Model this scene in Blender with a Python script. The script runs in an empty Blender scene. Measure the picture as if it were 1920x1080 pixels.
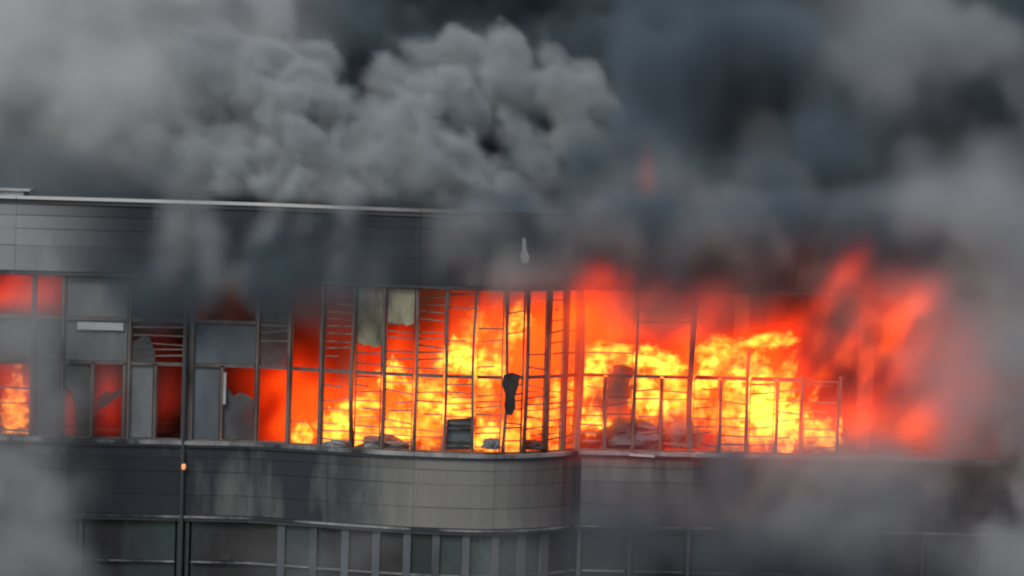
import bpy, bmesh, math, random
import numpy as np
from mathutils import Vector, Matrix, noise

random.seed(7)
RNG = np.random.default_rng(11)
SC = bpy.context.scene
COL = SC.collection

# ------------------------------------------------------------------ camera
F_PX = 5600.0                       # focal length in pixels of a 1920 wide frame
CAM_Z, CAM_D = 23.18, 80.0
PITCH, ROLL = math.atan(340 / F_PX), 0.031
FWD = Vector((0, math.cos(PITCH), -math.sin(PITCH)))
R0, U0 = Vector((1, 0, 0)), Vector((0, math.sin(PITCH), math.cos(PITCH)))
RIGHT = R0 * math.cos(ROLL) + U0 * math.sin(ROLL)
UP = -R0 * math.sin(ROLL) + U0 * math.cos(ROLL)
CAM = Vector((0, -CAM_D, CAM_Z))
cd = bpy.data.cameras.new('camera')
cam = bpy.data.objects.new('camera', cd)
COL.objects.link(cam)
m = Matrix((RIGHT, UP, -FWD)).transposed().to_4x4()
m.translation = CAM
cam.matrix_world = m
cd.sensor_width = 36.0
cd.lens = 36.0 * F_PX / 1920
cd.clip_end = 2000
SC.camera = cam

# ------------------------------------------------------------------ world, sun, exposure
w = bpy.data.worlds.new('World')
SC.world = w
w.use_nodes = True
wn, wl = w.node_tree.nodes, w.node_tree.links
bg = wn['Background']
sky = wn.new('ShaderNodeTexSky')
sky.sky_type = 'NISHITA'
sky.sun_disc = False
SUN_EL, SUN_AZ = 48.0, 215.0        # azimuth from +Y, clockwise
sky.sun_elevation = math.radians(SUN_EL)
sky.sun_rotation = math.radians(SUN_AZ)
sky.air_density, sky.dust_density, sky.ozone_density = 1.0, 4.0, 1.0
hs = wn.new('ShaderNodeHueSaturation')
hs.inputs['Saturation'].default_value = 0.75
wl.new(sky.outputs[0], hs.inputs['Color'])
wl.new(hs.outputs[0], bg.inputs['Color'])
bg.inputs['Strength'].default_value = 0.12
sd = bpy.data.lights.new('sun', 'SUN')
sd.energy, sd.angle, sd.color = 1.1, math.radians(14), (1.0, 0.98, 0.95)
so = bpy.data.objects.new('sun', sd)
COL.objects.link(so)
az, el = math.radians(SUN_AZ), math.radians(SUN_EL)
sdir = Vector((math.sin(az) * math.cos(el), math.cos(az) * math.cos(el), math.sin(el)))
so.rotation_euler = sdir.to_track_quat('Z', 'Y').to_euler()
SC.view_settings.view_transform = 'Standard'
SC.view_settings.look = 'None'
SC.view_settings.exposure = 0.0
SC.view_settings.gamma = 1.0
cy = SC.cycles
cy.use_denoising = True
cy.volume_bounces = 3
cy.max_bounces = 8
cy.transparent_max_bounces = 64
cy.volume_max_steps = 512
cy.volume_step_rate = 1.5
cy.filter_width = 2.2

# ------------------------------------------------------------------ where things stand
ZS = 14.0                           # top of the window ledge of the burning storey
def yf(X):
    """Depth of the facade at X: flat, then a bay that swells towards the street and turns back, then flat."""
    base = 0.06 * X
    t = (X + 6.9) / 8.7
    if 0 < t < 1:
        a = 0.70
        b = math.sin(math.pi / 2 * t / a) ** 1.25 if t < a else math.cos(math.pi / 2 * (t - a) / (1 - a)) ** 0.75
        base -= 1.5 * b
    return base
def normal(X):
    d = (yf(X + .02) - yf(X - .02)) / .04
    v = Vector((d, -1, 0))
    return v.normalized()
def ray(px, py):
    return FWD + RIGHT * ((px - 960) / F_PX) + UP * ((540 - py) / F_PX)
def at(px, py, Y):
    d = ray(px, py)
    return CAM + d * ((Y + CAM_D) / d.y)
def on_wall(px, py, off=0.0):
    Y = 0.0
    for _ in range(12):
        p = at(px, py, Y)
        Y = yf(p.x) - off
    return p
def wx(px, py=760):
    return on_wall(px, py).x

# ------------------------------------------------------------------ materials
def new_mat(name):
    mt = bpy.data.materials.new(name)
    mt.use_nodes = True
    return mt, mt.node_tree.nodes, mt.node_tree.links
def principled(name, col, rough=.5, metal=0.0, soot=None, soot_scale=.45, soot_lo=.35, soot_hi=.7, bump=0.0, clean_or_sheen=None, vary=0.0, drip=.45):
    """A surface with soot: burnt patches drawn by noise; each lighter stretch (x, half width) is wall the soot spared or a sheen painted in."""
    mt, n, L = new_mat(name)
    b = n['Principled BSDF']
    b.inputs['Base Color'].default_value = (*col, 1)
    b.inputs['Roughness'].default_value = rough
    b.inputs['Metallic'].default_value = metal
    if soot is None:
        return mt
    geo = n.new('ShaderNodeNewGeometry')
    mp = n.new('ShaderNodeMapping')
    mp.inputs['Scale'].default_value = (1, 1, drip)
    L.new(geo.outputs['Position'], mp.inputs[0])
    tx = n.new('ShaderNodeTexNoise')
    tx.inputs['Scale'].default_value = soot_scale
    tx.inputs['Detail'].default_value = 6
    tx.inputs['Roughness'].default_value = .6
    L.new(mp.outputs[0], tx.inputs['Vector'])
    mr = n.new('ShaderNodeMapRange')
    mr.inputs['From Min'].default_value, mr.inputs['From Max'].default_value = soot_lo, soot_hi
    L.new(tx.outputs[0], mr.inputs[0])
    fac = mr.outputs[0]
    if clean_or_sheen:
        sp = n.new('ShaderNodeSeparateXYZ')
        L.new(geo.outputs['Position'], sp.inputs[0])
        acc = None
        for cx, hw, amt in clean_or_sheen:
            a = n.new('ShaderNodeMath'); a.operation = 'SUBTRACT'; L.new(sp.outputs[0], a.inputs[0]); a.inputs[1].default_value = cx
            a2 = n.new('ShaderNodeMath'); a2.operation = 'ABSOLUTE'; L.new(a.outputs[0], a2.inputs[0])
            r = n.new('ShaderNodeMapRange'); r.interpolation_type = 'SMOOTHSTEP'
            r.inputs['From Min'].default_value, r.inputs['From Max'].default_value = 0, hw
            r.inputs['To Min'].default_value, r.inputs['To Max'].default_value = amt, 0
            L.new(a2.outputs[0], r.inputs[0])
            if acc is None: acc = r.outputs[0]
            else:
                ad = n.new('ShaderNodeMath'); ad.operation = 'ADD'; L.new(acc, ad.inputs[0]); L.new(r.outputs[0], ad.inputs[1]); acc = ad.outputs[0]
        sb = n.new('ShaderNodeMath'); sb.operation = 'SUBTRACT'; sb.use_clamp = True
        L.new(fac, sb.inputs[0]); L.new(acc, sb.inputs[1])
        fac = sb.outputs[0]
    mx = n.new('ShaderNodeMix'); mx.data_type = 'RGBA'
    mx.inputs[6].default_value = (*col, 1); mx.inputs[7].default_value = (*soot, 1)
    L.new(fac, mx.inputs[0])
    if vary:                                          # every piece has aged a little differently
        oi = n.new('ShaderNodeObjectInfo'); vr = n.new('ShaderNodeMapRange')
        vr.inputs['To Min'].default_value, vr.inputs['To Max'].default_value = 1 - vary, 1 + vary
        hv = n.new('ShaderNodeHueSaturation')
        L.new(oi.outputs['Random'], vr.inputs[0]); L.new(vr.outputs[0], hv.inputs['Value']); L.new(mx.outputs[2], hv.inputs['Color'])
        L.new(hv.outputs[0], b.inputs['Base Color'])
    else:
        L.new(mx.outputs[2], b.inputs['Base Color'])
    rr = n.new('ShaderNodeMapRange')
    rr.inputs['To Min'].default_value, rr.inputs['To Max'].default_value = rough, .85
    L.new(fac, rr.inputs[0]); L.new(rr.outputs[0], b.inputs['Roughness'])
    if metal:
        rm = n.new('ShaderNodeMapRange')
        rm.inputs['To Min'].default_value, rm.inputs['To Max'].default_value = metal, 0
        L.new(fac, rm.inputs[0]); L.new(rm.outputs[0], b.inputs['Metallic'])
    if bump:
        t2 = n.new('ShaderNodeTexNoise'); t2.inputs['Scale'].default_value = 3.0; t2.inputs['Detail'].default_value = 4
        bp = n.new('ShaderNodeBump'); bp.inputs['Strength'].default_value = bump; bp.inputs['Distance'].default_value = .05
        L.new(mp.outputs[0], t2.inputs['Vector']); L.new(t2.outputs[0], bp.inputs['Height']); L.new(bp.outputs[0], b.inputs['Normal'])
    return mt
SOOT = (.017, .023, .031)
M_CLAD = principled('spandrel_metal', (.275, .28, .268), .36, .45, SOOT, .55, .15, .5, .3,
                    clean_or_sheen=[(-1.0, 3.9, .85), (3.2, 1.6, .2)], vary=.13, drip=.22)  # middle of the bay: cleaner metal, with its sheen painted into the colour
M_FASCIA = principled('fascia_metal', (.34, .36, .37), .42, .35, SOOT, .33, .12, .42, .25,
                      clean_or_sheen=[(-14.4, 4.4, .9)], vary=.13, drip=.25)
M_TRIM = principled('pale_trim', (.42, .44, .45), .4, .3, SOOT, .7, .3, .6)
M_COPING = principled('coping_metal', (.60, .62, .62), .35, .3, (.03, .03, .032), .5, -.3, .3, clean_or_sheen=[(-10.0, 9.6, 1.5)])
M_DARKTRIM = principled('dark_trim', (.05, .055, .06), .5, .2)
M_FRAME = principled('window_frame', (.16, .15, .14), .5, .3, (.03, .025, .022), 1.2, .4, .65)
M_SLAT = principled('slat_metal', (.22, .2, .18), .6, .2, (.03, .025, .02), 1.5, .4, .65)
M_BLIND = principled('grey_blind', (.155, .172, .18), .7, 0, (.06, .065, .07), .9, .4, .75)
M_BLUE = principled('blue_grey_board', (.10, .13, .155), .6, 0, (.05, .06, .07), .8, .4, .7)
M_OLIVE = principled('olive_blind', (.33, .32, .22), .8, 0, (.09, .085, .06), 1.6, .4, .65)
M_PALE = principled('pale_panel', (.40, .42, .43), .6, 0, (.2, .2, .2), 1.5, .5, .8)
M_LOWGLASS = principled('dark_glass', (.036, .072, .068), .18, 0, (.02, .02, .022), .5, .35, .6, vary=.45)
M_LOWFRAME = principled('dull_frame', (.09, .105, .115), .6, .1, (.035, .043, .05), .8, .4, .7)
M_ROOM = principled('burnt_plaster', (.12, .10, .09), .9, 0, (.02, .018, .016), .8, .35, .6)
M_CHAR = principled('char', (.012, .011, .011), .9, 0, (.03, .027, .025), 3, .4, .6)
M_ROOF = principled('roof_felt', (.09, .09, .09), .9, 0, (.03, .03, .03), .4, .35, .6)
M_GROUND = principled('asphalt', (.05, .05, .05), .9, 0, (.035, .035, .035), .2, .4, .6)
def glass_mat():
    mt, n, L = new_mat('smoked_glass')
    b = n['Principled BSDF']
    b.inputs['Base Color'].default_value = (.10, .11, .115, 1)
    b.inputs['Roughness'].default_value = .2
    tx = n.new('ShaderNodeTexNoise'); tx.inputs['Scale'].default_value = 1.1; tx.inputs['Detail'].default_value = 4
    geo = n.new('ShaderNodeNewGeometry'); L.new(geo.outputs['Position'], tx.inputs['Vector'])
    mr = n.new('ShaderNodeMapRange'); mr.inputs['From Min'].default_value = .3; mr.inputs['From Max'].default_value = .65
    mr.inputs['To Min'].default_value = .3; mr.inputs['To Max'].default_value = .9
    L.new(tx.outputs[0], mr.inputs[0])
    t = n.new('ShaderNodeBsdfTransparent'); t.inputs[0].default_value = (.7, .68, .66, 1)
    mx = n.new('ShaderNodeMixShader')
    L.new(mr.outputs[0], mx.inputs[0]); L.new(t.outputs[0], mx.inputs[1]); L.new(b.outputs[0], mx.inputs[2])
    L.new(mx.outputs[0], n['Material Output'].inputs['Surface'])
    return mt
M_GLASS = glass_mat()

# ------------------------------------------------------------------ object helpers
def tag(o, label=None, cat=None, group=None, kind=None):
    for k, v in (('label', label), ('category', cat), ('group', group), ('kind', kind)):
        if v: o[k] = v
    return o
def empty(name, loc):
    o = bpy.data.objects.new(name, None)
    o.location = loc
    COL.objects.link(o)
    return o
def mesh_obj(name, verts, faces, mat, parent=None, smooth=False):
    me = bpy.data.meshes.new(name)
    me.from_pydata([tuple(v) for v in verts], [], faces)
    me.materials.append(mat)
    if smooth:
        me.polygons.foreach_set('use_smooth', [True] * len(me.polygons))
    me.validate()
    bm = bmesh.new(); bm.from_mesh(me); bmesh.ops.recalc_face_normals(bm, faces=bm.faces); bm.to_mesh(me); bm.free()
    o = bpy.data.objects.new(name, me)
    COL.objects.link(o)
    if parent is not None:
        o.parent = parent
        o.matrix_parent_inverse = Matrix.Translation(-world_loc(parent))
    return o
def world_loc(o):
    v = Vector((0, 0, 0))
    while o is not None:
        if o.type == 'EMPTY': v += o.location
        o = o.parent
    return v
def sweep(X0, X1, z0, z1, o0, o1, n=1, dz1=0.0):
    """A bar along the facade between X0 and X1 and between offsets o0 (inner) and o1 (outer, towards the street)."""
    vs, fs = [], []
    for i in range(n + 1):
        X = X0 + (X1 - X0) * i / n
        c = Vector((X, yf(X), 0)); nn = normal(X); dz = dz1 * i / n
        for (o, z) in ((o0, z0), (o1, z0), (o1, z1), (o0, z1)):
            p = c + nn * o
            vs.append((p.x, p.y, z + dz))
    for i in range(n):
        a, b = 4 * i, 4 * i + 4
        for k in range(4):
            fs.append((a + k, a + (k + 1) % 4, b + (k + 1) % 4, b + k))
    fs.append((0, 1, 2, 3)); fs.append((4 * n, 4 * n + 3, 4 * n + 2, 4 * n + 1))
    return vs, fs
def seg(X0, X1):
    return max(1, int(abs(X1 - X0) / .35)) if X1 > -7.2 and X0 < 2.2 else 1
def bar(name, X0, X1, z0, z1, o0, o1, mat, parent, dz1=0.0):
    return mesh_obj(name, *sweep(X0, X1, z0, z1, o0, o1, seg(X0, X1), dz1), mat, parent)
def merge(*parts):
    V, Fc = [], []
    for vs, fs in parts:
        k = len(V); V += list(vs); Fc += [tuple(i + k for i in f) for f in fs]
    return V, Fc

# ------------------------------------------------------------------ ground
g = mesh_obj('ground', [(-1500, -1500, 0), (1500, -1500, 0), (1500, 1500, 0), (-1500, 1500, 0)], [(0, 1, 2, 3)], M_GROUND)
tag(g, kind='structure')

# ------------------------------------------------------------------ the burning building
BX0, BX1 = -16.5, 17.5
bld = empty('burning_building', (0, 0, 0))
tag(bld, 'long metal clad building with its upper storey on fire and a swelling middle bay', 'building')
Z_HEAD, Z_T1, Z_T2 = ZS + 4.36, ZS + 2.03, ZS + 3.2
Z_ROOF = Z_HEAD + 2.0
Z_SP0 = ZS - 2.05                   # lower edge of the spandrel band
joints = [BX0, -13.2, wx(343), -6.9, wx(620), wx(780), wx(930), 1.8, 4.9, 8.1, 11.3, 14.4, BX1]
def courses(zs, mat, name):
    for a, b in zip(joints[:-1], joints[1:]):
        for z0, z1 in zip(zs[:-1], zs[1:]):
            dz = random.uniform(-.004, .004); of = random.uniform(0, .012)
            bar(name, a + .004, b - .004, z0 + .006 + dz, z1 - .006 + dz, .04, .07 + of * .7, mat, bld)
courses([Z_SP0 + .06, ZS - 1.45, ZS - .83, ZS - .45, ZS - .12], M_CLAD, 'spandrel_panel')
courses([Z_HEAD + .08, Z_HEAD + .75, Z_HEAD + 1.2, Z_HEAD + 1.55, Z_ROOF - .08], M_FASCIA, 'fascia_panel')
# carrying walls behind the cladding
for z0, z1, nm in ((Z_SP0, ZS - .10, 'spandrel_wall'), (Z_HEAD + .02, Z_ROOF - .06, 'fascia_wall')):
    bar(nm, BX0, BX1, z0, z1, -.35, .038, M_DARKTRIM, bld)
for a, b in zip(joints[:-1], joints[1:]):
    bar('ledge', a + .006, b - .006, ZS - .10, ZS - .002, -.33, .16, M_TRIM, bld)
    bar('drip_strip', a + .006, b - .006, ZS - .17, ZS - .103, .03, .12, M_DARKTRIM, bld)
    bar('band_edge', a + .006, b - .006, Z_SP0 - .02, Z_SP0 + .035, .03, .13, M_TRIM, bld)
    bar('band_groove', a + .006, b - .006, Z_SP0 - .11, Z_SP0 - .024, -.1, .09, M_DARKTRIM, bld)
    bar('coping', a + .006, b - .006, Z_ROOF - .02, Z_ROOF + .05, -.35, .16, M_COPING, bld)
    bar('coping_shadow_strip', a + .006, b - .006, Z_ROOF - .14, Z_ROOF - .023, .03, .11, M_DARKTRIM, bld)
    bar('head_strip', a + .006, b - .006, Z_HEAD - .02, Z_HEAD + .04, -.30, .10, M_TRIM if b < -11 else M_DARKTRIM, bld)
# vertical pipe at the joint of the two left stretches
xj = wx(343, 900)
pv, pf = [], []
for i in range(2):
    for k in range(8):
        a = k * math.pi / 4
        pv.append((xj + .055 * math.cos(a), yf(xj) - .12 + .055 * math.sin(a), (6.0, Z_HEAD + 1.9)[i]))
pf = [(k, (k + 1) % 8, 8 + (k + 1) % 8, 8 + k) for k in range(8)] + [tuple(range(8)), tuple(range(15, 7, -1))]
mesh_obj('drainpipe', pv, pf, M_DARKTRIM, bld)

# rooms behind the burning windows
DEPTH = 7.0
def slab(name, z0, z1, mat, extra=0.0):
    n = 60
    vs, fs = [], []
    for i in range(n + 1):
        X = BX0 + (BX1 - BX0) * i / n
        y0, y1 = yf(X) + .36, .06 * X + DEPTH
        vs += [(X, y0, z0), (X, y1, z0), (X, y1, z1), (X, y0, z1)]
    for i in range(n):
        a, b = 4 * i, 4 * i + 4
        for k in range(4):
            fs.append((a + k, a + (k + 1) % 4, b + (k + 1) % 4, b + k))
    fs += [(0, 1, 2, 3), (4 * n, 4 * n + 3, 4 * n + 2, 4 * n + 1)]
    return mesh_obj(name, vs, fs, mat, bld)
slab('floor_slab', ZS - .4, ZS - .12, M_ROOM)
slab('ceiling_slab', Z_HEAD + .05, Z_HEAD + .3, M_ROOM)
slab('roof', Z_ROOF - .45, Z_ROOF - .2, M_ROOF)
slab('lower_floor', ZS - 6.4, ZS - 6.1, M_ROOM)
def box(x0, x1, y0, y1, z0, z1):
    return ([(x0, y0, z0), (x1, y0, z0), (x1, y1, z0), (x0, y1, z0), (x0, y0, z1), (x1, y0, z1), (x1, y1, z1), (x0, y1, z1)],
            [(0, 3, 2, 1), (4, 5, 6, 7), (0, 1, 5, 4), (1, 2, 6, 5), (2, 3, 7, 6), (3, 0, 4, 7)])
def skew_wall(name, d0, d1, z0, z1, mat):
    x0, x1 = BX0, BX1
    v = [(x0, .06 * x0 + d0, z0), (x1, .06 * x1 + d0, z0), (x1, .06 * x1 + d1, z0), (x0, .06 * x0 + d1, z0)]
    v += [(x, y, z1) for x, y, _ in v]
    return mesh_obj(name, v, box(0, 1, 0, 1, 0, 1)[1], mat, bld)
skew_wall('rear_wall', DEPTH + .003, DEPTH + .35, 0, Z_ROOF - .003, M_ROOM)
for x in (BX0, BX1 - .3):
    mesh_obj('end_wall', *box(x, x + .3, .06 * x + .36, .06 * x + DEPTH - .01, .002, Z_ROOF - .47), M_ROOM, bld)
for x in (wx(348), ):
    mesh_obj('partition', *box(x - .1, x + .1, yf(x) + .37, .06 * x + DEPTH - .02, ZS - .117, Z_HEAD + .047), M_ROOM, bld)
for x in (-12.5, -4.2, -.6, 2.9, 6.4, 9.9):
    mesh_obj('column', *box(x - .2, x + .2, 2.6, 3.0, ZS - .117, Z_HEAD + .047), M_ROOM, bld)
# wall below the windows of the storey beneath, down to the ground
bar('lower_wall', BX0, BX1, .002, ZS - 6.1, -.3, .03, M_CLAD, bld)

# ---- window posts, transoms, panes, blinds and slats of the burning storey
FULL = [-60, 60, 115, 240, 345, 356, 480, 540, 600, 660, 716, 776, 833, 889, 945, 985, 1027, 1060, 1084, 1135, 1188, 1297, 1350, 1403, 1456, 1505, 1575]
for px in FULL:
    X = wx(px)
    if X < BX0 + .1 or X > BX1 - .1: continue
    wid = .034 if px not in (345, 356, 1084, 1297) else .07
    zt = Z_HEAD - .022
    if px in (1135, 1350, 1456): zt = Z_T1 - .04
    if px == 1403: zt = Z_T1 + 1.1
    if px in (1505, 1575): zt = Z_T1 + .12
    dp = -.16
    if px in (945, 985, 1027, 1060): wid, dp = .03, -.07
    po = bar('post', X - wid, X + wid, ZS, zt, dp, .02, M_FRAME, bld)
    if 600 < px < 1600:                  # heat has bowed the posts in the burning part
        kk = (zt - ZS) / 4.3
        k1, k2 = random.uniform(-.075, .075) * kk, random.uniform(-.05, .05) * kk
        bm = bmesh.new(); bm.from_mesh(po.data)
        bmesh.ops.subdivide_edges(bm, edges=[e for e in bm.edges if abs(e.verts[0].co.z - e.verts[1].co.z) > 1], cuts=7)
        for v in bm.verts:
            u = (v.co.z - ZS) / (zt - ZS)
            v.co.x += k1 * math.sin(math.pi * u) + k2 * math.sin(2 * math.pi * u) * .6
        bm.to_mesh(po.data); bm.free()
for px in (172, 232, 290, 415, 1240):                # short posts under the transom only
    X = wx(px)
    bar('post', X - .035, X + .035, ZS, Z_T1 - .04, -.15, .015, M_FRAME, bld)
def window(p0, p1, z0, z1, kind, n=0, gap=.2, drop=.15, lo=0.0, hi=1.0, twist=.35, pts=None):
    """One opening between two posts: its frame bars carry a pane, a blind or loose slats."""
    X0, X1 = wx(p0) + .055, wx(p1) - .055
    a, b = z0 + .042, z1 - .042
    wv = merge(sweep(X0, X1, z0 + .003, a, -.14, 0, seg(X0, X1)), sweep(X0, X1, b, z1 - .003, -.14, 0, seg(X0, X1)))
    wd = mesh_obj('window', *merge(wv, sweep(X0, X0 + .012, a, b, -.12, -.02), sweep(X1 - .012, X1, a, b, -.12, -.02)), M_FRAME, bld)
    H = b - a
    if kind in ('glass', 'shard'):
        e = .01
        if kind == 'glass':
            mesh_obj('pane', *sweep(X0 + .016, X1 - .016, a + e, b - e, -.085, -.07, 1), M_GLASS, wd)
        else:                                        # a broken pane: a jagged piece stands in the frame
            pts = pts or [(0, 0), (1, 0), (1, .25 + .3 * random.random()), (.75, .35 + .5 * random.random()), (.45, .3 + .2 * random.random()), (.2, .5 + .4 * random.random()), (0, .3 + .5 * random.random())]
            vs = []
            for o in (-.085, -.07):
                for u, v in pts:
                    X = X0 + .02 + (X1 - X0 - .04) * u
                    p = Vector((X, yf(X), a + e + (H - 2 * e) * v)) + normal(X) * o
                    vs.append(p)
            k = len(pts)
            mesh_obj('pane', vs, [tuple(range(k)), tuple(range(2 * k - 1, k - 1, -1))] + [(i, (i + 1) % k, k + (i + 1) % k, k + i) for i in range(k)], M_GLASS, wd)
    elif kind in ('blind', 'board', 'olive', 'pale'):
        mt = {'blind': M_BLIND, 'board': M_BLUE, 'olive': M_OLIVE, 'pale': M_PALE}[kind]
        zb, zt = a + H * lo, a + H * hi
        k = 7
        vs = []
        for o in (-.12, -.06):
            for i in range(k + 1):
                X = X0 + .018 + (X1 - X0 - .036) * i / k
                p = Vector((X, yf(X), zb + .01 + (random.uniform(0, .14) if lo > 0 else 0))) + normal(X) * o; vs.append(p)
            for i in range(k, -1, -1):
                X = X0 + .018 + (X1 - X0 - .036) * i / k
                p = Vector((X, yf(X), zt - .01 - (random.uniform(0, .1) if hi < 1 else 0))) + normal(X) * o; vs.append(p)
        q = 2 * (k + 1)
        mesh_obj('blind' if kind != 'board' else 'infill_board', vs, [tuple(range(q)), tuple(range(2 * q - 1, q - 1, -1))] + [(i, (i + 1) % q, q + (i + 1) % q, q + i) for i in range(q)], mt, wd)
    if n:
        z = a + gap * .7
        while z < b - .05:
            if random.random() > drop:
                u0 = 0 if random.random() > .1 else random.uniform(.1, .5)
                u1 = 1 if random.random() > .1 else random.uniform(.5, .9)
                A, B = X0 + .014 + (X1 - X0 - .028) * u0, X0 + .014 + (X1 - X0 - .028) * u1
                th = random.uniform(.022, .042)
                mesh_obj('slat', *sweep(A, B, z, z + th, -.13, -.07, 1, random.gauss(0, .032) * (1 + twist)), M_SLAT, wd)
            z += gap * random.uniform(.85, 1.15)
    return wd
# left stretch, three rows
window(-60, 60, ZS, Z_T1, 'open', 1, .22, .5); window(60, 115, ZS, Z_T1, 'glass')
window(-60, 60, Z_T1, Z_T2, 'glass'); window(60, 115, Z_T1, Z_T2, 'glass')
window(-60, 60, Z_T2, Z_HEAD, 'open'); window(60, 115, Z_T2, Z_HEAD, 'open')
window(115, 172, ZS, Z_T1, 'shard', pts=[(0, 1), (0, .62), (.2, .66), (.42, .45), (.5, .12), (.45, 0), (1, 0), (1, 1)])
window(172, 232, ZS, Z_T1, 'shard', pts=[(.03, .36), (.55, .44), (1, .6), (1, .68), (.62, .6), (.4, .64), (.12, .52)]); window(232, 290, ZS, Z_T1, 'blind'); window(290, 345, ZS, Z_T1, 'open')
wv = window(115, 240, Z_T1, Z_T2, 'blind')
mesh_obj('blind_box', *sweep(wx(142), wx(228), Z_T2 - .30, Z_T2 - .1, -.055, .0, 1), M_PALE, wv)
window(240, 345, Z_T1, Z_T2, 'shard', 1, .19, .1, pts=[(0, 0), (.46, 0), (.44, .3), (.33, .62), (.2, .66), (.05, .5), (0, .4)])
window(115, 240, Z_T2, Z_HEAD, 'blind'); window(240, 345, Z_T2, Z_HEAD, 'open')
window(356, 415, ZS, Z_T1, 'board'); wv = window(415, 480, ZS, Z_T1, 'shard', pts=[(0, 0), (1, 0), (1, .55), (.8, .62), (.5, .66), (.3, .6), (.16, .7), (0, .72)])
mesh_obj('broken_frame', *sweep(wx(418), wx(423), ZS + 1.0, ZS + 1.85, .005, .05, 1), M_PALE, wv)
window(356, 480, Z_T1, Z_T2, 'board'); window(356, 480, Z_T2, Z_HEAD, 'open')
# swelling bay, two rows
window(480, 540, ZS, Z_T1, 'open'); window(480, 540, Z_T1, Z_HEAD, 'glass', 1, .22, .3)
window(540, 600, ZS, Z_T1, 'open', 1, .3, .6); window(540, 600, Z_T1, Z_HEAD, 'open', 1, .4, .5)
window(600, 660, ZS, Z_T1, 'open', 1, .2, .25); window(600, 660, Z_T1, Z_HEAD, 'open', 1, .2, .05)
window(660, 716, ZS, Z_T1, 'open', 1, .22, .2); window(660, 716, Z_T1, Z_HEAD, 'olive', 1, .26, .1, lo=.28)
window(716, 776, ZS, Z_T1, 'open', 1, .2, .2); window(716, 776, Z_T1, Z_HEAD, 'olive', 1, .2, .1, lo=.55)
window(776, 833, ZS, Z_T1, 'open', 1, .2, .3); window(776, 833, Z_T1, Z_HEAD, 'open', 1, .19, .1)
prev = [833, 889, 945, 985, 1027, 1060, 1084]
for a, b in zip(prev[:-1], prev[1:]):
    window(a, b, ZS, Z_T1, 'open', 1, .165, .2)
    window(a, b, Z_T1, Z_HEAD, 'open', 1, .3, .45)
for a, b in ((1084, 1135), (1135, 1188), (1188, 1240), (1240, 1297), (1297, 1350), (1350, 1403), (1403, 1456), (1456, 1505), (1505, 1575)):
    window(a, b, ZS, Z_T1, 'open', 1, .24, .3)
for a, b in ((1084, 1188), (1188, 1297)):
    window(a, b, Z_T1, Z_HEAD, 'open', 1, .3, .75)
for a, b in ((1297, 1403), (1403, 1505)):            # the upper panes and bars are burnt away, the rail is left
    bar('rail', wx(a) + .08, wx(b) - .06, Z_T1 + .003, Z_T1 + .06, -.13, 0, M_FRAME, bld)

# ---- the storey below: a dark glazed band
LB = ZS - 6.1
LP = [-80, 150, 335, 350, 527, 587, 647, 705, 763, 817, 873, 928, 977, 1020, 1085, 1180, 1290, 1400, 1510, 1620, 1730, 1840, 1950]
for px in LP:
    X = wx(px, 1040)
    if X < BX0 + .1 or X > BX1 - .1: continue
    wid = .10 if 500 < px < 1030 else .05
    bar('lower_post', X - wid, X + wid, LB, Z_SP0 - .115, -.12, .03, M_LOWFRAME if px > 500 else M_DARKTRIM, bld)
for a, b in zip(LP[:-1], LP[1:]):
    X0, X1 = wx(a, 1040) + .11, wx(b, 1040) - .11
    if X0 < BX0 or X1 > BX1 - .1: continue
    zr = Z_SP0 - 1.22
    lw = bar('lower_window', X0, X1, zr - .016, zr + .02, -.08, .05, M_TRIM, bld)
    mesh_obj('pane', *sweep(X0, X1, zr + .035, Z_SP0 - .12, -.06, -.04, seg(X0, X1)), M_LOWGLASS, lw)
    mesh_obj('pane', *sweep(X0, X1, LB, zr - .025, -.06, -.04, seg(X0, X1)), M_LOWGLASS, lw)
    if a == 350:
        Xa, Xb = wx(408, 1045), wx(440, 1045) - .12
        mesh_obj('vent', *sweep(Xa, Xb, zr + .06, zr + .22, -.02, .03, 1), M_CHAR, lw)

# ------------------------------------------------------------------ noise fields for smoke and fire
WIND = (-.75, 0.0, .66)              # the way the smoke drifts
def spectral(shape, wave, seed, roll=2.2, along=None, stretch=1.0):
    """Smooth random field, unit variance, with features about WAVE voxels across."""
    r = np.random.default_rng(seed)
    f = np.fft.rfftn(r.standard_normal(shape).astype(np.float32))
    k = np.sqrt(np.fft.fftfreq(shape[0])[:, None, None] ** 2 + np.fft.fftfreq(shape[1])[None, :, None] ** 2 + np.fft.rfftfreq(shape[2])[None, None, :] ** 2)
    if along is not None:
        kd = np.fft.fftfreq(shape[0])[:, None, None] * along[0] + np.fft.fftfreq(shape[1])[None, :, None] * along[1] + np.fft.rfftfreq(shape[2])[None, None, :] * along[2]
        k = np.sqrt(k ** 2 + (stretch ** 2 - 1) * kd ** 2)
    f *= np.exp(-(k * wave / 1.0) ** 2 * roll)
    out = np.fft.irfftn(f, s=shape, axes=(0, 1, 2)).astype(np.float32)
    return out / (out.std() + 1e-9)
def billow(shape, wave, octaves, seed, gain=.5, along=None, stretch=1.0):
    s = np.zeros(shape, np.float32); amp = 1.0; tot = 0
    for k in range(octaves):
        s += amp * (1.0 - np.abs(spectral(shape, wave, seed + k, 2.2, along, stretch)) * 1.25); tot += amp
        amp *= gain; wave *= .5
    return s / tot
def fbm(shape, wave, octaves, seed, gain=.55, along=None, stretch=1.0):
    s = np.zeros(shape, np.float32); amp = 1.0
    for k in range(octaves):
        s += amp * spectral(shape, wave, seed + k, 2.2, along, stretch); amp *= gain; wave *= .5
    return s / s.std()
M_SKIN, n_, L_ = new_mat('smoke_skin')
n_.remove(n_['Principled BSDF'])
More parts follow.
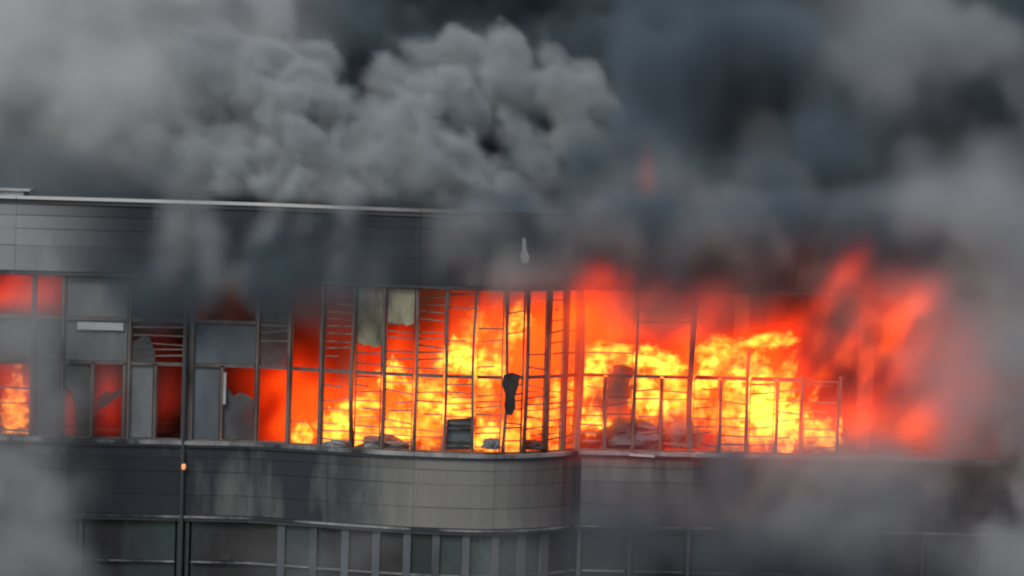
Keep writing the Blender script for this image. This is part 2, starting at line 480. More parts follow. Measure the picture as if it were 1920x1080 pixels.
t_, c_ = n_.new('ShaderNodeBsdfTransparent'), n_.new('ShaderNodeRGB')
c_.outputs[0].default_value = (1, 1, 1, 1)
L_.new(c_.outputs[0], t_.inputs[0]); L_.new(t_.outputs[0], n_['Material Output'].inputs['Surface'])
class Grid:
    def __init__(self, lo, hi, vox):
        self.lo, self.vox = lo, vox
        self.shape = tuple(int(round((h - l) / vox)) + 1 for l, h in zip(lo, hi))
        self.ax = [np.float32(lo[k]) + np.arange(self.shape[k], dtype=np.float32) * np.float32(vox) for k in range(3)]
    def sub(self, c, r):
        sl = []
        for k in range(3):
            a = max(0, int((c[k] - r[k] - self.lo[k]) / self.vox)); b = min(self.shape[k], int((c[k] + r[k] - self.lo[k]) / self.vox) + 2)
            if b <= a: return None
            sl.append(slice(a, b))
        return tuple(sl), (self.ax[0][sl[0]][:, None, None], self.ax[1][sl[1]][None, :, None], self.ax[2][sl[2]][None, None, :])
    def ball(self, field, c, r):
        got = self.sub(c, (r * 1.7,) * 3)
        if got is None: return
        sl, (x, y, z) = got
        q = (x - c[0]) * WIND[0] + (z - c[2]) * WIND[2]
        d = r - np.sqrt((x - c[0]) ** 2 + (y - c[1]) ** 2 + (z - c[2]) ** 2 - .52 * q * q)
        np.maximum(field[sl], d, out=field[sl])
    def gauss(self, field, c, rx, ry, rz, amp, lean=0.0):
        got = self.sub(c, (rx * 2.2 + abs(lean) * rz * 2, ry * 2.2, rz * 2.2))
        if got is None: return
        sl, (x, y, z) = got
        e = np.exp(-1.4 * (((x - c[0] - lean * (z - c[2])) / rx) ** 2 + ((y - c[1]) / ry) ** 2 + ((z - c[2]) / rz) ** 2))
        field[sl] += amp * np.clip(e - .02, 0, None)
def volume_object(name, grid, arr, mat, hull=None):
    """A cloud of its own: the density values sit on the mesh's points and become a volume grid in place."""
    nx, ny, nz = arr.shape
    vox, lo = grid.vox, grid.lo
    me = bpy.data.meshes.new(name)
    me.vertices.add(nx * ny * nz)
    a = me.attributes.new('amount', 'FLOAT', 'POINT')
    a.data.foreach_set('value', np.ascontiguousarray(arr.transpose(2, 1, 0)).ravel().astype(np.float32))
    me.materials.append(mat)
    o = bpy.data.objects.new(name, me)
    COL.objects.link(o)
    gn = bpy.data.node_groups.new(name, 'GeometryNodeTree')
    gn.interface.new_socket('Geometry', in_out='INPUT', socket_type='NodeSocketGeometry')
    gn.interface.new_socket('Geometry', in_out='OUTPUT', socket_type='NodeSocketGeometry')
    n, L = gn.nodes, gn.links.new
    gi, go = n.new('NodeGroupInput'), n.new('NodeGroupOutput')
    pos, sep = n.new('GeometryNodeInputPosition'), n.new('ShaderNodeSeparateXYZ')
    L(pos.outputs[0], sep.inputs[0])
    def idx(k):
        s = n.new('ShaderNodeMath'); s.operation = 'MULTIPLY_ADD'
        L(sep.outputs[k], s.inputs[0]); s.inputs[1].default_value = 1 / vox; s.inputs[2].default_value = -lo[k] / vox
        r = n.new('FunctionNodeFloatToInt'); r.rounding_mode = 'ROUND'; L(s.outputs[0], r.inputs[0])
        return r.outputs[0]
    def madd(a, b, c):
        q = n.new('FunctionNodeIntegerMath'); q.operation = 'MULTIPLY_ADD'
        L(a, q.inputs[0]); q.inputs[1].default_value = b; L(c, q.inputs[2])
        return q.outputs[0]
    i = madd(madd(idx(2), ny, idx(1)), nx, idx(0))
    att = n.new('GeometryNodeInputNamedAttribute'); att.data_type = 'FLOAT'; att.inputs[0].default_value = 'amount'
    si = n.new('GeometryNodeSampleIndex'); si.data_type = 'FLOAT'; si.domain = 'POINT'
    L(gi.outputs[0], si.inputs['Geometry']); L(att.outputs[0], si.inputs['Value']); L(i, si.inputs['Index'])
    vc = n.new('GeometryNodeVolumeCube')
    L(si.outputs[0], vc.inputs['Density'])
    vc.inputs['Min'].default_value = lo
    vc.inputs['Max'].default_value = [lo[k] + vox * (arr.shape[k] - 1) for k in range(3)]
    for k, axn in enumerate('XYZ'):
        vc.inputs['Resolution ' + axn].default_value = arr.shape[k]
    sm = n.new('GeometryNodeSetMaterial'); sm.inputs['Material'].default_value = mat
    L(vc.outputs[0], sm.inputs[0])
    if hull:                        # the visible outline of dense smoke as a clear skin round the same cloud
        vm = n.new('GeometryNodeVolumeToMesh')
        vm.resolution_mode = 'VOXEL_SIZE'
        vm.inputs['Voxel Size'].default_value, vm.inputs['Threshold'].default_value = hull[1], hull[0]
        s2 = n.new('GeometryNodeSetMaterial'); s2.inputs['Material'].default_value = M_SKIN
        jg = n.new('GeometryNodeJoinGeometry')
        L(vc.outputs[0], vm.inputs[0]); L(vm.outputs[0], s2.inputs[0]); L(s2.outputs[0], jg.inputs[0]); L(sm.outputs[0], jg.inputs[0])
        L(jg.outputs[0], go.inputs[0])
    else:
        L(sm.outputs[0], go.inputs[0])
    md = o.modifiers.new('volume', 'NODES'); md.node_group = gn
    return o
def smoke_mat(name, albedo, dens, aniso=0.0):
    mt, n, L = new_mat(name)
    n.remove(n['Principled BSDF'])
    pv = n.new('ShaderNodeVolumePrincipled')
    pv.inputs['Color'].default_value = (*albedo, 1)
    pv.inputs['Density'].default_value = dens
    pv.inputs['Anisotropy'].default_value = aniso
    L.new(pv.outputs[0], n['Material Output'].inputs['Volume'])
    return mt
def sm(x): 
    x = np.clip(x, 0, 1); return x * x * (3 - 2 * x)

# ------------------------------------------------------------------ pale billowing smoke above the roof
MPP = 1 / 70.0                      # metres per pixel at the facade
GA = Grid((-16.5, -1.5, ZS + 4.3), (8.0, 10.5, ZS + 15.5), .11)
A = np.full(GA.shape, -9.0, np.float32)
PUFFS = [(220,200,70,5),(150,140,80,6),(170,270,55,4.5),(250,110,80,6),(245,320,45,3.2),(340,30,80,7),(180,50,100,7),(50,110,110,7.5),(50,230,80,6.5),(60,0,120,8),(480,30,50,7),(1205,265,60,4),(1240,335,52,3.5),(1190,160,52,5.5),(1255,210,48,6),(400,170,75,3),(300,270,65,3),(520,130,70,3.5),(540,250,80,2.2),(400,310,70,2.2),(480,190,85,3),(420,110,70,4),(560,200,80,3),(592,112,42,4),(380,230,70,3.5),(330,330,70,2.5),(470,300,80,2.5),(560,310,90,2),(640,260,70,2.5),(640,340,80,2),(310,200,60,4),(350,100,70,5),(460,40,70,6),
 (720,230,70,3),(750,160,62,3.5),(800,110,58,4.5),(860,190,88,2.5),(800,260,80,2),(740,330,80,1.6),(850,310,85,1.5),(910,350,75,1.5),(880,105,58,5),(950,150,78,4),(980,230,80,2.5),(965,95,55,5.5),(1040,110,58,5),(1050,180,80,3.5),(1100,130,58,5),(1120,205,80,4),(1020,300,80,2),(1100,280,80,3),(1160,250,65,4),(1130,340,65,2.8),(980,375,55,1.5),(1060,375,50,2),(700,380,60,1.3),(600,385,55,1.2),(430,370,60,1.6),(340,380,50,1.6),(520,380,55,1.4),(780,385,55,1.2),(860,385,50,1.2)]
for px, py, r, Y in PUFFS:
    c = at(px, py, Y); R = r * MPP * 1.02
    GA.ball(A, c, R)
    for _ in range(26):
        d = Vector((random.gauss(0, 1), random.gauss(-.7, .8), random.gauss(.5, .8))).normalized()
        rr = R * random.choice((.18, .25, .32, .45))
        GA.ball(A, c + d * R * random.uniform(.75, 1.0), rr)
A += .40 * (billow(GA.shape, 16, 5, 3, .62, WIND, 1.45) - .30) + .16 * fbm(GA.shape, 26, 3, 21, .5, WIND, 1.5)
dA = sm(A / .5) * np.clip(.85 + .4 * fbm(GA.shape, 20, 3, 22, .55, WIND, 1.6), .4, None)
zz = GA.ax[2][None, None, :]
dA *= sm((zz - (Z_ROOF + .0)) / .5) * (1 - .75 * sm((-7.0 - GA.ax[0][:, None, None]) / 4.0))   # rises off the roof edge
M_A = smoke_mat('pale_smoke', (.57, .62, .635), 3.6)
oA = volume_object('billowing_smoke', GA, dA, M_A, (.5, .35))
tag(oA, 'pale grey cauliflower smoke boiling up over the middle of the roof', None, None, 'stuff')

# ------------------------------------------------------------------ black smoke behind and round the fire
GD = Grid((-19, -5, ZS - 8.0), (19, 16, ZS + 16), .22)
sh = GD.shape
nD = fbm(sh, 13, 4, 41, .6)
X, Y, Z = (GD.ax[0][:, None, None], GD.ax[1][None, :, None], GD.ax[2][None, None, :])
D = sm((Y - 9.0 + .9 * nD) / 2.5) * sm((Z - ZS - 1.0 + .5 * nD) / 2.0) * 1.0
HOLE = np.zeros(sh, np.float32)         # a rift at the upper left where the overcast sky shows
for px, py, rx, ry in ((40, 40, 330, 230), (330, 20, 150, 150)):
    GD.gauss(HOLE, at(px, py, 12), rx * MPP * 1.3, 9, ry * MPP * 1.3, 1.25)
D *= np.clip(1 - HOLE, 0, 1)
P = np.zeros(sh, np.float32)
for px, py, rx, ry, yy, ry_d, amp in [(1250,150,70,150,5,2,.8),(1240,380,45,90,2,1.5,.8),(1400,90,130,60,6,2,.8),(1560,240,60,70,4,2,.6),(640,80,60,100,7,1.5,.5),
  (1000,460,110,60,-.9,.7,.6),(1150,470,110,60,-.9,.8,.7),(1290,500,110,70,-.8,.8,.6),(540,520,60,45,-.7,.6,1.1),(430,552,64,44,-.6,.6,1.9),(300,552,60,40,-.6,.6,1.9),(370,495,130,50,-.5,.5,1.0),(620,560,50,45,-.6,.5,.9),(180,490,70,24,-.4,.5,.5),(700,480,60,50,-1.6,.6,.2),
  (1385,900,45,55,-1.6,.8,1.3),(1420,1010,70,60,-1.6,.8,.4),(950,408,50,26,-1,.7,1.0),(1060,410,60,30,-1,.7,1.3),(1150,412,60,32,-1.1,.7,1.5),(1240,418,70,34,-1.1,.7,1.5),(1350,425,80,38,-1.1,.7,1.5),(1480,430,90,42,-1.1,.8,1.4),(1620,440,90,50,-1.1,.8,1.0),(60,330,180,45,2.5,1.2,.7),(540,470,130,45,-.6,.4,.7),(770,475,110,65,-.7,.4,.9),(900,470,80,60,-.8,.5,.9),(640,560,50,40,-1.6,.5,.4),(560,570,40,40,-1.,.5,.5),(1480,1000,130,90,-2,.8,.6),(1660,990,170,80,-2.4,.8,.7),(1260,950,150,80,-1.6,.8,.45),(1400,940,90,90,-1.8,.8,.4),(985,360,30,70,.2,.6,.35),(1085,350,34,80,.6,.7,.6),(1165,330,36,90,.8,.7,.7),(1310,400,50,70,.4,.8,.7),(1430,360,60,60,1,.8,.5),(1120,1000,70,60,-1.6,.6,.12),(1160,740,16,45,.1,.25,2.0),(1322,800,16,40,.2,.25,1.5),(816,690,14,22,.0,.25,1.2),(938,640,16,40,.0,.25,1.2),(1012,715,12,40,.0,.25,1.5),(1068,660,26,50,.2,.3,1.0),(1240,585,60,26,-.3,.3,.35),(1390,690,30,14,.2,.25,1.5),(655,700,14,30,.2,.25,1.0),(880,600,20,30,-.1,.25,.7),(1120,770,12,40,.3,.2,1.2)]:
    GD.gauss(P, at(px, py, yy), rx * MPP * 1.3, ry_d * 1.3, ry * MPP * 1.3, amp)
D += P * np.clip(.8 + .75 * fbm(sh, 9, 3, 43, .6, (-.3, 0, .95), 1.6), 0, None)
oD = volume_object('black_smoke', GD, D, smoke_mat('black_smoke', (.21, .27, .32), 2.2), (.7, .6))
tag(oD, 'near black smoke standing behind the plume and leaking from the window heads', None, None, 'stuff')

# ------------------------------------------------------------------ thin grey veils in front of the facade and at both sides
GV = Grid((-19, -8, ZS - 8.0), (19, 10, ZS + 16), .20)
V = np.zeros(GV.shape, np.float32)
for px, py, rx, ry, yy, rd, amp, ln in [
  (1250,580,110,45,-1.2,.7,.16,0),(1210,350,60,60,-.8,.7,.25,0),
  (1640,110,120,160,4,1.6,.15,0),
  (1890,430,130,120,0,2,.35,0),(1790,420,190,50,-1.6,.8,.4,0),(1680,500,120,60,0,1.5,.2,0),
  (1720,960,230,90,-3,1.4,.2,0),(1915,760,90,150,-3.0,1.4,.6,0),(1950,980,90,140,-4,1.4,.7,0),(1560,920,120,70,-2.6,1.2,.4,0),
  (1500,450,140,60,-1,1.0,.22,0),(1340,420,80,80,-.8,1,.2,0),(1700,690,150,150,-2.0,1.2,.10,0),(1820,560,140,140,-1,1.4,.22,0),
  (820,1060,280,50,-3,.8,.12,0),(-20,980,110,120,-4,1.2,.6,0),(95,1060,80,50,-4,1,.3,0),(0,880,60,60,-3.5,1,.4,0),(85,720,40,110,-2.3,.8,.2,0),(10,640,40,40,-2.3,.8,.12,0),(70,640,70,110,-2.3,.7,.16,0),(200,700,80,70,-2.0,.6,.08,0),
  (330,450,28,75,-1.2,.35,.9,.1),(395,440,26,80,-1.3,.35,.9,-.12),(490,455,20,75,-1.4,.3,.8,.4),(575,460,24,85,-1.5,.3,.9,.1),(635,430,26,85,-1.8,.35,.8,.15),(430,510,40,30,-1.4,.4,.3,0),(860,470,40,70,-2.2,.4,.5,0),(930,500,50,50,-2.2,.4,.5,0),(1040,420,30,60,-2.1,.4,.45,-.3),(1110,400,40,50,-2.0,.4,.45,-.4),(900,410,50,30,-2.2,.4,.4,-.3),(1180,440,26,60,-2.0,.4,.3,-.3),(1290,430,34,60,-2.0,.4,.3,.2),(1440,440,60,40,-2.1,.5,.3,0),(1000,520,70,30,-2.0,.4,.4,0),(700,520,30,40,-2.,.3,.2,0)]:
    GV.gauss(V, at(px, py, yy), rx * MPP * 1.35, rd * 1.35, ry * MPP * 1.35, amp, ln)
V *= np.clip(.85 + .7 * fbm(GV.shape, 11, 4, 77, .6), .02, None)
LB_ = np.full(GV.shape, -9.0, np.float32)      # soft lobes of grey smoke at the right
for px, py, r, yy in ((1430,180,70,6),(1480,140,70,7),(1400,270,60,5),(1440,335,60,4),(1540,110,55,8),(1640,150,90,6),(1660,50,90,7),(1790,90,110,6),(1890,170,100,6),(1700,270,70,5),(1860,390,90,2.5),(1770,430,85,1.5),(1900,490,90,.5),(1700,480,60,.6),(1380,400,60,.5),(1300,300,45,3),(1600,420,50,2),(1830,590,70,-1)):
    c = at(px, py, yy); R_ = r * MPP * 1.1
    GV.ball(LB_, c, R_)
    for _ in range(10):
        d = Vector((random.gauss(0, 1), random.gauss(-.6, .8), random.gauss(.3, .8))).normalized()
        GV.ball(LB_, c + d * R_ * random.uniform(.7, 1.0), R_ * random.uniform(.3, .55))
LB_ += .5 * (billow(GV.shape, 12, 3, 61, .55, WIND, 1.5) - .35) + .3 * fbm(GV.shape, 16, 3, 62)
V += .55 * sm(LB_ / 1.1)
V[V < .004] = 0
oV = volume_object('drifting_smoke', GV, V, smoke_mat('grey_smoke', (.55, .59, .605), 1.5))
tag(oV, 'thin grey smoke drifting across the facade and pale at both ends', None, None, 'stuff')

H = np.zeros(GV.shape, np.float32)
for px, py, rx, ry, yy, rd, amp in ((-40,60,300,260,5,2.5,1.2),(220,30,230,190,5.5,2.2,1.0),(430,10,90,100,6.5,2,.8),(90,210,190,90,4.5,2,.8),(330,120,90,90,5,2,.4)):
    GV.gauss(H, at(px, py, yy), rx * MPP * 1.3, rd * 1.3, ry * MPP * 1.3, amp)
H *= np.clip(1.0 + .5 * fbm(GV.shape, 13, 4, 78, .6), .05, None)
H[H < .004] = 0
oH = volume_object('whitish_smoke', GV, H, smoke_mat('whitish_smoke', (.92, .95, .95), .8))
tag(oH, 'whitish smoke thinning into the overcast sky at the upper left', None, None, 'stuff')

# ------------------------------------------------------------------ fire: glow of burning gas
GF = Grid((-16, -3.2, ZS - .3), (16, 5.5, ZS + 8.5), .10)
Fi = np.zeros(GF.shape, np.float32)
GLOW = [  # px, py, rx, ry (pixels), depth, half depth, amount
 (20,740,40,70,1.6,.8,.9),(40,545,70,40,1.2,.8,.55),(20,560,60,20,1.0,.5,.4),(100,560,40,40,1.2,.6,.25),(205,745,28,60,1.0,.5,.6),(130,775,14,40,.6,.4,.5),(318,760,30,70,2.0,.8,.18),(300,640,40,40,2.2,.8,.06),(450,710,30,30,1.5,.6,.15),
 (512,760,45,80,.8,.8,1.0),(570,760,40,80,.7,.8,1.0),(570,620,30,60,2,.8,.12),(630,770,40,60,.6,.8,.8),(630,640,40,60,1.6,.8,.2),(690,760,40,80,.3,.8,.9),(690,650,30,40,1.2,.6,.3),(746,760,40,80,0,.8,1.0),(750,640,35,40,.3,.7,.5),(804,760,40,90,0,.8,1.0),(804,640,40,70,.3,.8,.5),
 (860,720,40,100,0,.9,.8),(870,600,45,70,.3,.8,.6),(930,700,60,130,0,.9,.75),(930,590,60,60,.2,.8,.5),(990,720,50,130,.2,.9,.7),(1010,600,60,70,.3,.8,.42),(1060,720,60,110,.6,.9,.9),(1080,590,70,60,.2,.9,.7),
 (1130,730,70,110,.8,1,.9),(1150,600,90,70,.2,.9,.55),(1230,720,80,110,1,1,.9),(1250,610,90,60,.4,1,.5),(1320,730,70,120,1,1,1.0),(1390,740,80,120,1,1,1.0),(1460,750,70,110,.9,1,.9),(1440,640,60,30,-.2,.6,.5),(1490,660,60,70,-.3,.5,.7),(700,770,60,50,.2,.5,.6),(800,770,60,60,.1,.5,.6),(900,700,70,80,.1,.5,.6),(920,800,60,40,.1,.5,.6),(1010,790,40,50,.2,.5,.6),(1110,740,40,70,.5,.5,.6),(1230,700,70,50,.6,.5,.6),(1340,720,70,90,.4,.5,.7),(1430,760,70,70,.4,.5,.7),(630,800,40,30,.4,.5,.6),(570,810,30,30,.6,.5,.4),(1540,710,70,90,-.7,.6,.55),(1620,700,80,90,-1.0,.6,.35),(1100,720,420,110,-.75,.3,.10),(1500,600,90,40,-1.0,.5,.4),  # includes a thin glow veil added before the posts to wash them orange
 (1115,530,50,38,-1.3,.4,.6),(1250,560,110,40,-.9,.4,.35),(1185,500,14,60,-.9,.3,.3),(1210,350,16,50,.5,.4,.35),(1195,410,10,50,.2,.4,.15),
 (1550,800,70,50,.5,.6,1.0),(1630,800,90,50,.8,.5,1.0),(1740,800,110,55,.9,.5,.8),(1740,760,110,45,-.9,.5,.2),(1570,680,90,110,-.8,.8,.55),(1566,545,30,80,-1.4,.45,.75),(1522,608,55,36,-1.4,.5,.8),(1590,600,40,60,-1.4,.5,.4),(1640,640,90,80,-1.4,.6,.5),(1722,580,30,48,-1.5,.45,.55),(1690,670,80,70,-1.5,.5,.4),(1780,720,80,90,-1.8,.6,.25),(1860,810,90,55,1.0,.5,.5),(1870,740,80,50,-1.8,.6,.16)]
for px, py, rx, ry, yy, rd, amp in GLOW:
    GF.gauss(Fi, at(px, py, yy), rx * MPP * 1.25, rd * 1.25, ry * MPP * 1.25, amp, .55 if px > 1480 and yy < -.5 else 0.0)
nF = fbm(GF.shape, 15, 4, 91, .6, (.5, 0, .866), 1.7)
FREE = sm((-.25 - (GF.ax[1][None, :, None] - .06 * GF.ax[0][:, None, None])) / .3) * sm((GF.ax[0][:, None, None] - 2.2) / .6)   # outside the wall the gas is torn
Fi *= np.clip(.8 + .42 * nF + FREE * (-.05 + .2 * nF), .0, None)
Fi[Fi < .01] = 0
def fire_mat():
    mt, n, L = new_mat('burning_gas')
    n.remove(n['Principled BSDF'])
    at_ = n.new('ShaderNodeAttribute'); at_.attribute_name = 'density'
    cr = n.new('ShaderNodeValToRGB')
    e = cr.color_ramp.elements
    e[0].position, e[0].color = 0.0, (.62, .022, .002, 1)
    e[1].position, e[1].color = 1.0, (1, .085, .006, 1)
    k = e.new(.45); k.color = (1, .027, .002, 1)
    L.new(at_.outputs['Fac'], cr.inputs[0])
    em = n.new('ShaderNodeEmission')
    ml = n.new('ShaderNodeMath'); ml.operation = 'MULTIPLY'; ml.inputs[1].default_value = .85
    L.new(at_.outputs['Fac'], ml.inputs[0])
    L.new(cr.outputs[0], em.inputs[0]); L.new(ml.outputs[0], em.inputs[1])
    L.new(em.outputs[0], n['Material Output'].inputs['Volume'])
    return mt
oF = volume_object('fire_glow', GF, Fi, fire_mat())
tag(oF, 'red and orange glow of burning gas filling the upper storey and licking out at its far end', None, None, 'stuff')

# ------------------------------------------------------------------ flames: single bright tongues among the glow
def flame_mat():
    mt, n, L = new_mat('flame')
    n.remove(n['Principled BSDF'])
    tc = n.new('ShaderNodeNewGeometry')
    tx = n.new('ShaderNodeTexNoise'); tx.inputs['Scale'].default_value = 3.1; tx.inputs['Detail'].default_value = 5; tx.inputs['Roughness'].default_value = .6
    mp = n.new('ShaderNodeMapping'); mp.inputs['Scale'].default_value = (1, 1, 1.6)
    L.new(tc.outputs['Position'], mp.inputs[0]); L.new(mp.outputs[0], tx.inputs['Vector'])
    mr = n.new('ShaderNodeMapRange')
    mr.inputs['From Min'].default_value, mr.inputs['From Max'].default_value = .42, .62
    mr.inputs['To Min'].default_value, mr.inputs['To Max'].default_value = .1, 7.0
    L.new(tx.outputs[0], mr.inputs[0])
    em = n.new('ShaderNodeEmission'); em.inputs[0].default_value = (1, .31, .028, 1)
    oi = n.new('ShaderNodeObjectInfo'); rv = n.new('ShaderNodeMapRange'); mm = n.new('ShaderNodeMath'); mm.operation = 'MULTIPLY'
    rv.inputs['To Min'].default_value, rv.inputs['To Max'].default_value = .5, 1.5      # some burn fiercer than others
    L.new(oi.outputs['Random'], rv.inputs[0]); L.new(mr.outputs[0], mm.inputs[0]); L.new(rv.outputs[0], mm.inputs[1])
    L.new(mm.outputs[0], em.inputs[1])
    L.new(em.outputs[0], n['Material Output'].inputs['Volume'])
    rgb = n.new('ShaderNodeRGB'); rgb.outputs[0].default_value = (1, 1, 1, 1)
    tr = n.new('ShaderNodeBsdfTransparent'); L.new(rgb.outputs[0], tr.inputs[0])
    L.new(tr.outputs[0], n['Material Output'].inputs['Surface'])
    return mt
M_FLAME = flame_mat()
def flame(px, py, rx, ry, Y, label, lean=0.0, depth=None):
    c = at(px, py, Y)
    a, h = rx * MPP * 1.45, ry * MPP * 1.4
    d = depth or max(.25, min(a, h) * .9)
    if lean < 1:                                      # burns inside, behind the posts
        Y = max(Y, yf(c.x) + .12 + d)
        c = at(px, py, Y)
    bm = bmesh.new()
    bmesh.ops.create_icosphere(bm, subdivisions=4, radius=1)
    sd_ = random.uniform(0, 99)
    for v in bm.verts:
        p = v.co.copy()
        q = noise.noise(p * 1.6 + Vector((sd_, 0, 0))) * .55 + noise.noise(p * 3.4 + Vector((0, sd_, 0))) * .5 + noise.noise(p * 7 + Vector((0, 0, sd_))) * .25
        p *= 1 + q
        k = 1 - .35 * max(0, p.z)
        v.co = Vector((p.x * a * k + lean * p.z * h, p.y * d * k, p.z * h))
    me = bpy.data.meshes.new('flame'); bm.to_mesh(me); bm.free()
    me.materials.append(M_FLAME)
    o = bpy.data.objects.new('flame', me); o.location = c
    COL.objects.link(o)
    return tag(o, label, 'flame', 'flames in the burning storey')
FL = [(735,700,18,22,.3,'small amber flame across the rail, second bay left of the leaning yellow flame',0),
 (655,770,14,26,.4,'small orange flame beside the post left of the brightest heaped flame',0),
 (835,730,14,30,.1,'narrow amber flame behind the post at the right of the leaning flame',0),
 (945,640,14,40,.2,'thin tall orange flame rising over the hanging black cloth',.2),
 (890,610,16,26,.3,'faint orange flame near the window head, above the broad yellow one',0),
 (1120,690,22,18,.6,'ragged orange flame crossing the rail in the first pane after the bay edge',0),
 (1255,690,24,18,.5,'orange flame crossing the rail just left of the thick dark post',0),
 (1325,705,18,26,.4,'orange flame crossing the rail just right of the thick dark post',.3),
 (1400,700,24,26,.4,'yellow flame breaking over the rail between the two tall speckled flames',.3),
 (1460,725,18,40,.4,'orange flame leaning right over the rail near the last whole post',.5),
 (1505,790,14,40,.3,'slender orange flame at the last whole post',.3),
 (30,770,20,55,1.0,'tall yellow flame behind the first pane at the far left end',0),
 (565,815,16,20,.7,'small orange flame low in the second tall opening of the bay',0),
 (628,800,26,28,.5,'orange flame banded by slats, left of the brightest yellow window',0),
 (685,815,26,34,0,'bright yellow flame heaped on the ledge, left of a grey mound',0),
 (748,812,28,34,-.2,'bright yellow flame heaped on the ledge, right of a grey mound',0),
 (690,755,22,14,.3,'thin amber flame high above the heaped yellow one',0),
 (795,735,24,26,-.3,'leaning yellow flame just under the rail, right of two heaped flames',-.3),
 (798,795,22,40,-.3,'sparkling yellow flame low beside the dark square board',0),
 (862,668,28,26,0,'broad yellow flame above the rail over the dark square board',0),
 (858,765,26,20,0,'amber flame just above the dark square board',0),
 (912,690,26,26,0,'yellow flame straddling the rail left of the hanging black cloth',0),
 (905,745,16,26,.1,'yellow flame under the rail left of the hanging black cloth',0),
 (915,815,24,26,-.2,'ragged low flame left of the hanging black cloth near the ledge',0),
 (965,815,20,36,-.2,'yellow flame on the ledge below the hanging black cloth',0),
 (972,605,18,24,.2,'orange flame high above the hanging black cloth',0),
 (1003,780,20,24,0,'yellow flame low in the pane right of the hanging black cloth',0),
 (1045,810,14,36,0,'narrow brilliant yellow flame standing on the ledge in the narrow pane',0),
 (1042,740,14,26,.3,'orange flame above the narrow brilliant one',0),
 (1073,735,10,26,.3,'slim orange flame in the narrowest pane at the bay edge',0),
 (1105,715,24,26,.6,'orange flame just under the rail right of the bay edge',0),
 (1108,788,26,24,.6,'yellow flame low in the first pane right of the bay edge',0),
 (1150,662,60,14,.7,'long amber flame lying above the rail right of the bay edge',0),
 (1215,672,26,18,.7,'amber flame above the rail before the thick dark post',0),
 (1215,745,24,34,.6,'wedge of yellow flame under the rail, left of a grey heap',-.3),
 (1266,735,28,32,.5,'bright yellow flame over the grey heap beside the thick dark post',0),
 (1345,658,28,22,.2,'topmost bright yellow flame, just right of the thick dark post',0),
 (1440,638,38,14,-.1,'orange flame tongue blown sideways above the last windows',1.2),
 (1312,755,16,40,.6,'broken yellow flame close by the thick dark post',0),
 (1376,765,28,62,.5,'tall bright yellow flame speckled dark under the rail',0),
 (1430,770,26,60,.5,'tall yellow flame left of the last whole post',0),
 (1475,790,22,40,.5,'yellow flame right of the last whole post',0),
 (1535,812,30,24,.2,'low orange flame beyond the last window on the ledge',0),
 (1572,800,5,20,-.1,'thin pale orange flame standing like a spike at the far end',0)]
for px, py, rx, ry, yy, lab, ln in FL:
    flame(px, py, rx, ry, yy, lab, ln)

# ------------------------------------------------------------------ loose things
def lump(name, px, py, rx, ry, Y, mat, label, cat, rough=.35, sub=3, depth=None, group=None, flat=False):
    c = at(px, py, Y)
    a, h = rx * MPP, ry * MPP
    d = depth or a * .7
    bm = bmesh.new()
    bmesh.ops.create_icosphere(bm, subdivisions=sub, radius=1)
    s = random.uniform(0, 50)
    for v in bm.verts:
        p = v.co.copy()
        p *= 1 + rough * noise.noise(p * 1.7 + Vector((s, 0, 0))) + rough * .6 * noise.noise(p * 4 + Vector((0, s, 0)))
        if flat: p.z = max(p.z, -.55)
        v.co = Vector((p.x * a, p.y * d, p.z * h))
    me = bpy.data.meshes.new(name); bm.to_mesh(me); bm.free()
    me.materials.append(mat)
    o = bpy.data.objects.new(name, me); o.location = c; COL.objects.link(o)
    return tag(o, label, cat, group)
def shape(name, pts, Y0, Y1, mat, label, cat, group=None):
    """A piece cut from sheet: outline points (px, py), given real thickness between two depths."""
    v = [at(x, y, Y0) for x, y in pts] + [at(x, y, Y1) for x, y in pts]
    k = len(pts)
    o = mesh_obj(name, v, [tuple(range(k)), tuple(range(2 * k - 1, k - 1, -1))] + [(i, (i + 1) % k, k + (i + 1) % k, k + i) for i in range(k)], mat)
    return tag(o, label, cat, group)
def ledge_y(px): return yf(wx(px, 845))
shape('hanging_cloth', [(944,703),(960,698),(975,703),(972,725),(966,742),(967,765),(960,779),(950,778),(945,760),(948,742),(941,722)], ledge_y(955) - .24, ledge_y(955) - .17, M_CHAR,
      'charred black cloth hanging from the window rail among the flames', 'cloth')
shape('fallen_board', [(838,786),(886,783),(887,842),(836,843)], ledge_y(860) + .18, ledge_y(860) + .23, M_BLUE, 'dark square board standing on the ledge in the fire', 'board')
lump('rubble_mound', 716, 838, 44, 22, ledge_y(716) + .55, M_BLIND, 'rounded grey mound between the two heaped yellow flames', 'mound', flat=True)
lump('rubble_mound', 1100, 826, 34, 26, ledge_y(1110) + .6, M_ROOM, 'brownish mound of burnt goods just right of the bay edge', 'mound', flat=True)
lump('rubble_mound', 1190, 820, 66, 38, ledge_y(1200) + .6, M_BLUE, 'wide blue grey heap left of the thick dark post', 'mound', flat=True)
lump('rubble_mound', 1268, 812, 42, 50, ledge_y(1268) + .7, M_BLIND, 'taller grey heap leaning on the thick dark post', 'mound', flat=True)
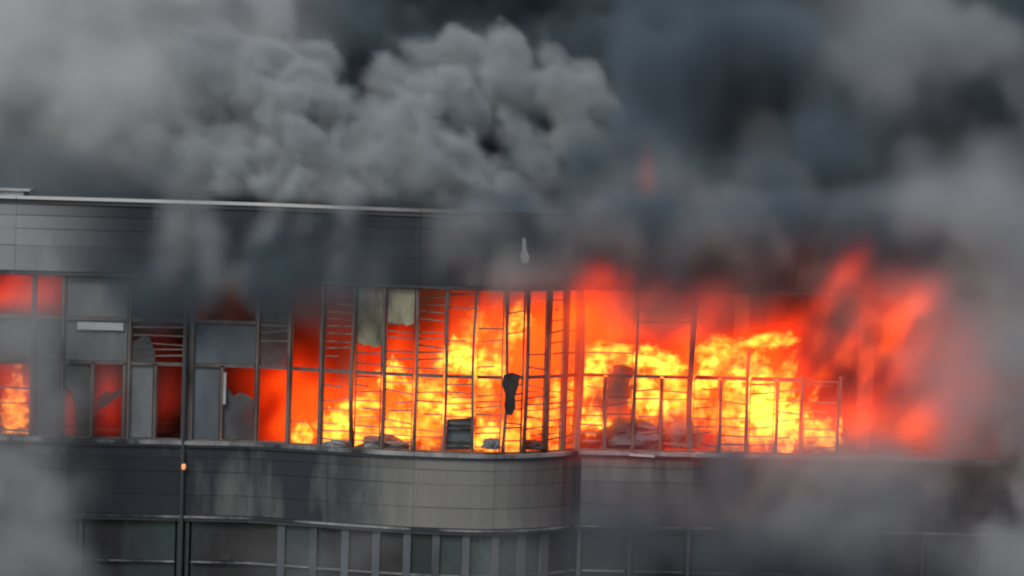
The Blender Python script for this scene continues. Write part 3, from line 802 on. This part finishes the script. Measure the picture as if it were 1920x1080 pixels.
lump('debris', 922, 834, 17, 14, ledge_y(925) - .02, M_BLIND, 'grey crumpled scrap lying on the ledge below the hanging cloth', 'debris', flat=True)
lump('debris', 1000, 836, 20, 12, ledge_y(1000) + .2, M_ROOM, 'dark scrap on the ledge left of the narrow brilliant flame', 'debris', flat=True)
lump('debris', 632, 833, 24, 9, ledge_y(632) + .2, M_BLIND, 'flat grey scrap on the ledge under the banded orange flame', 'debris', flat=True)
for (px, py, rr, lab) in ((1203,853,24,'longest white strip stuck to the ledge, right of the bay edge'),(1312,849,9,'short white strip on the ledge below the thick dark post'),(1362,848,11,'white strip on the ledge beside the black smoke puff')):
    p = on_wall(px, py, .17)
    mesh_obj_ = mesh_obj('white_strip', *sweep(p.x - rr * MPP, p.x + rr * MPP, p.z - .03, p.z + .03, .163, .185, 1, -.03), M_PALE)
    tag(mesh_obj_, lab, 'strip', 'white strips on the ledge')
p = on_wall(983, 480, .25)
shape('torn_metal', [(979,448),(982,445),(986,449),(987,468),(993,482),(990,493),(979,494),(975,480),(979,468)], p.y - .05, p.y + .0, M_PALE, 'pale pointed scrap of torn metal standing out from the dark fascia', 'scrap')
# low white box on the roof
rb = empty('roof_unit', at(20, 362, 1.0))
tag(rb, 'low white box on the roof edge at the far left', 'roof unit')
q = at(18, 358, 1.0)
mesh_obj('casing', *box(q.x - .6, q.x + .45, q.y - .4, q.y + .5, Z_ROOF - .2, Z_ROOF + .13), M_PALE, rb)
mesh_obj('cover', *box(q.x - .66, q.x + .62, q.y - .46, q.y + .56, Z_ROOF + .133, Z_ROOF + .18), M_PALE, rb)
# glowing ember that dropped onto the pipe
em, n_, L_ = new_mat('ember')
n_['Principled BSDF'].inputs['Base Color'].default_value = (.6, .3, .15, 1)
n_['Principled BSDF'].inputs['Emission Color'].default_value = (1, .35, .12, 1)
n_['Principled BSDF'].inputs['Emission Strength'].default_value = .7
p = on_wall(343, 875, .2)
lump('ember', 344, 875, 4.5, 5.5, p.y, em, 'small glowing orange ember caught on the drainpipe below the ledge', 'ember', sub=2, depth=.05)
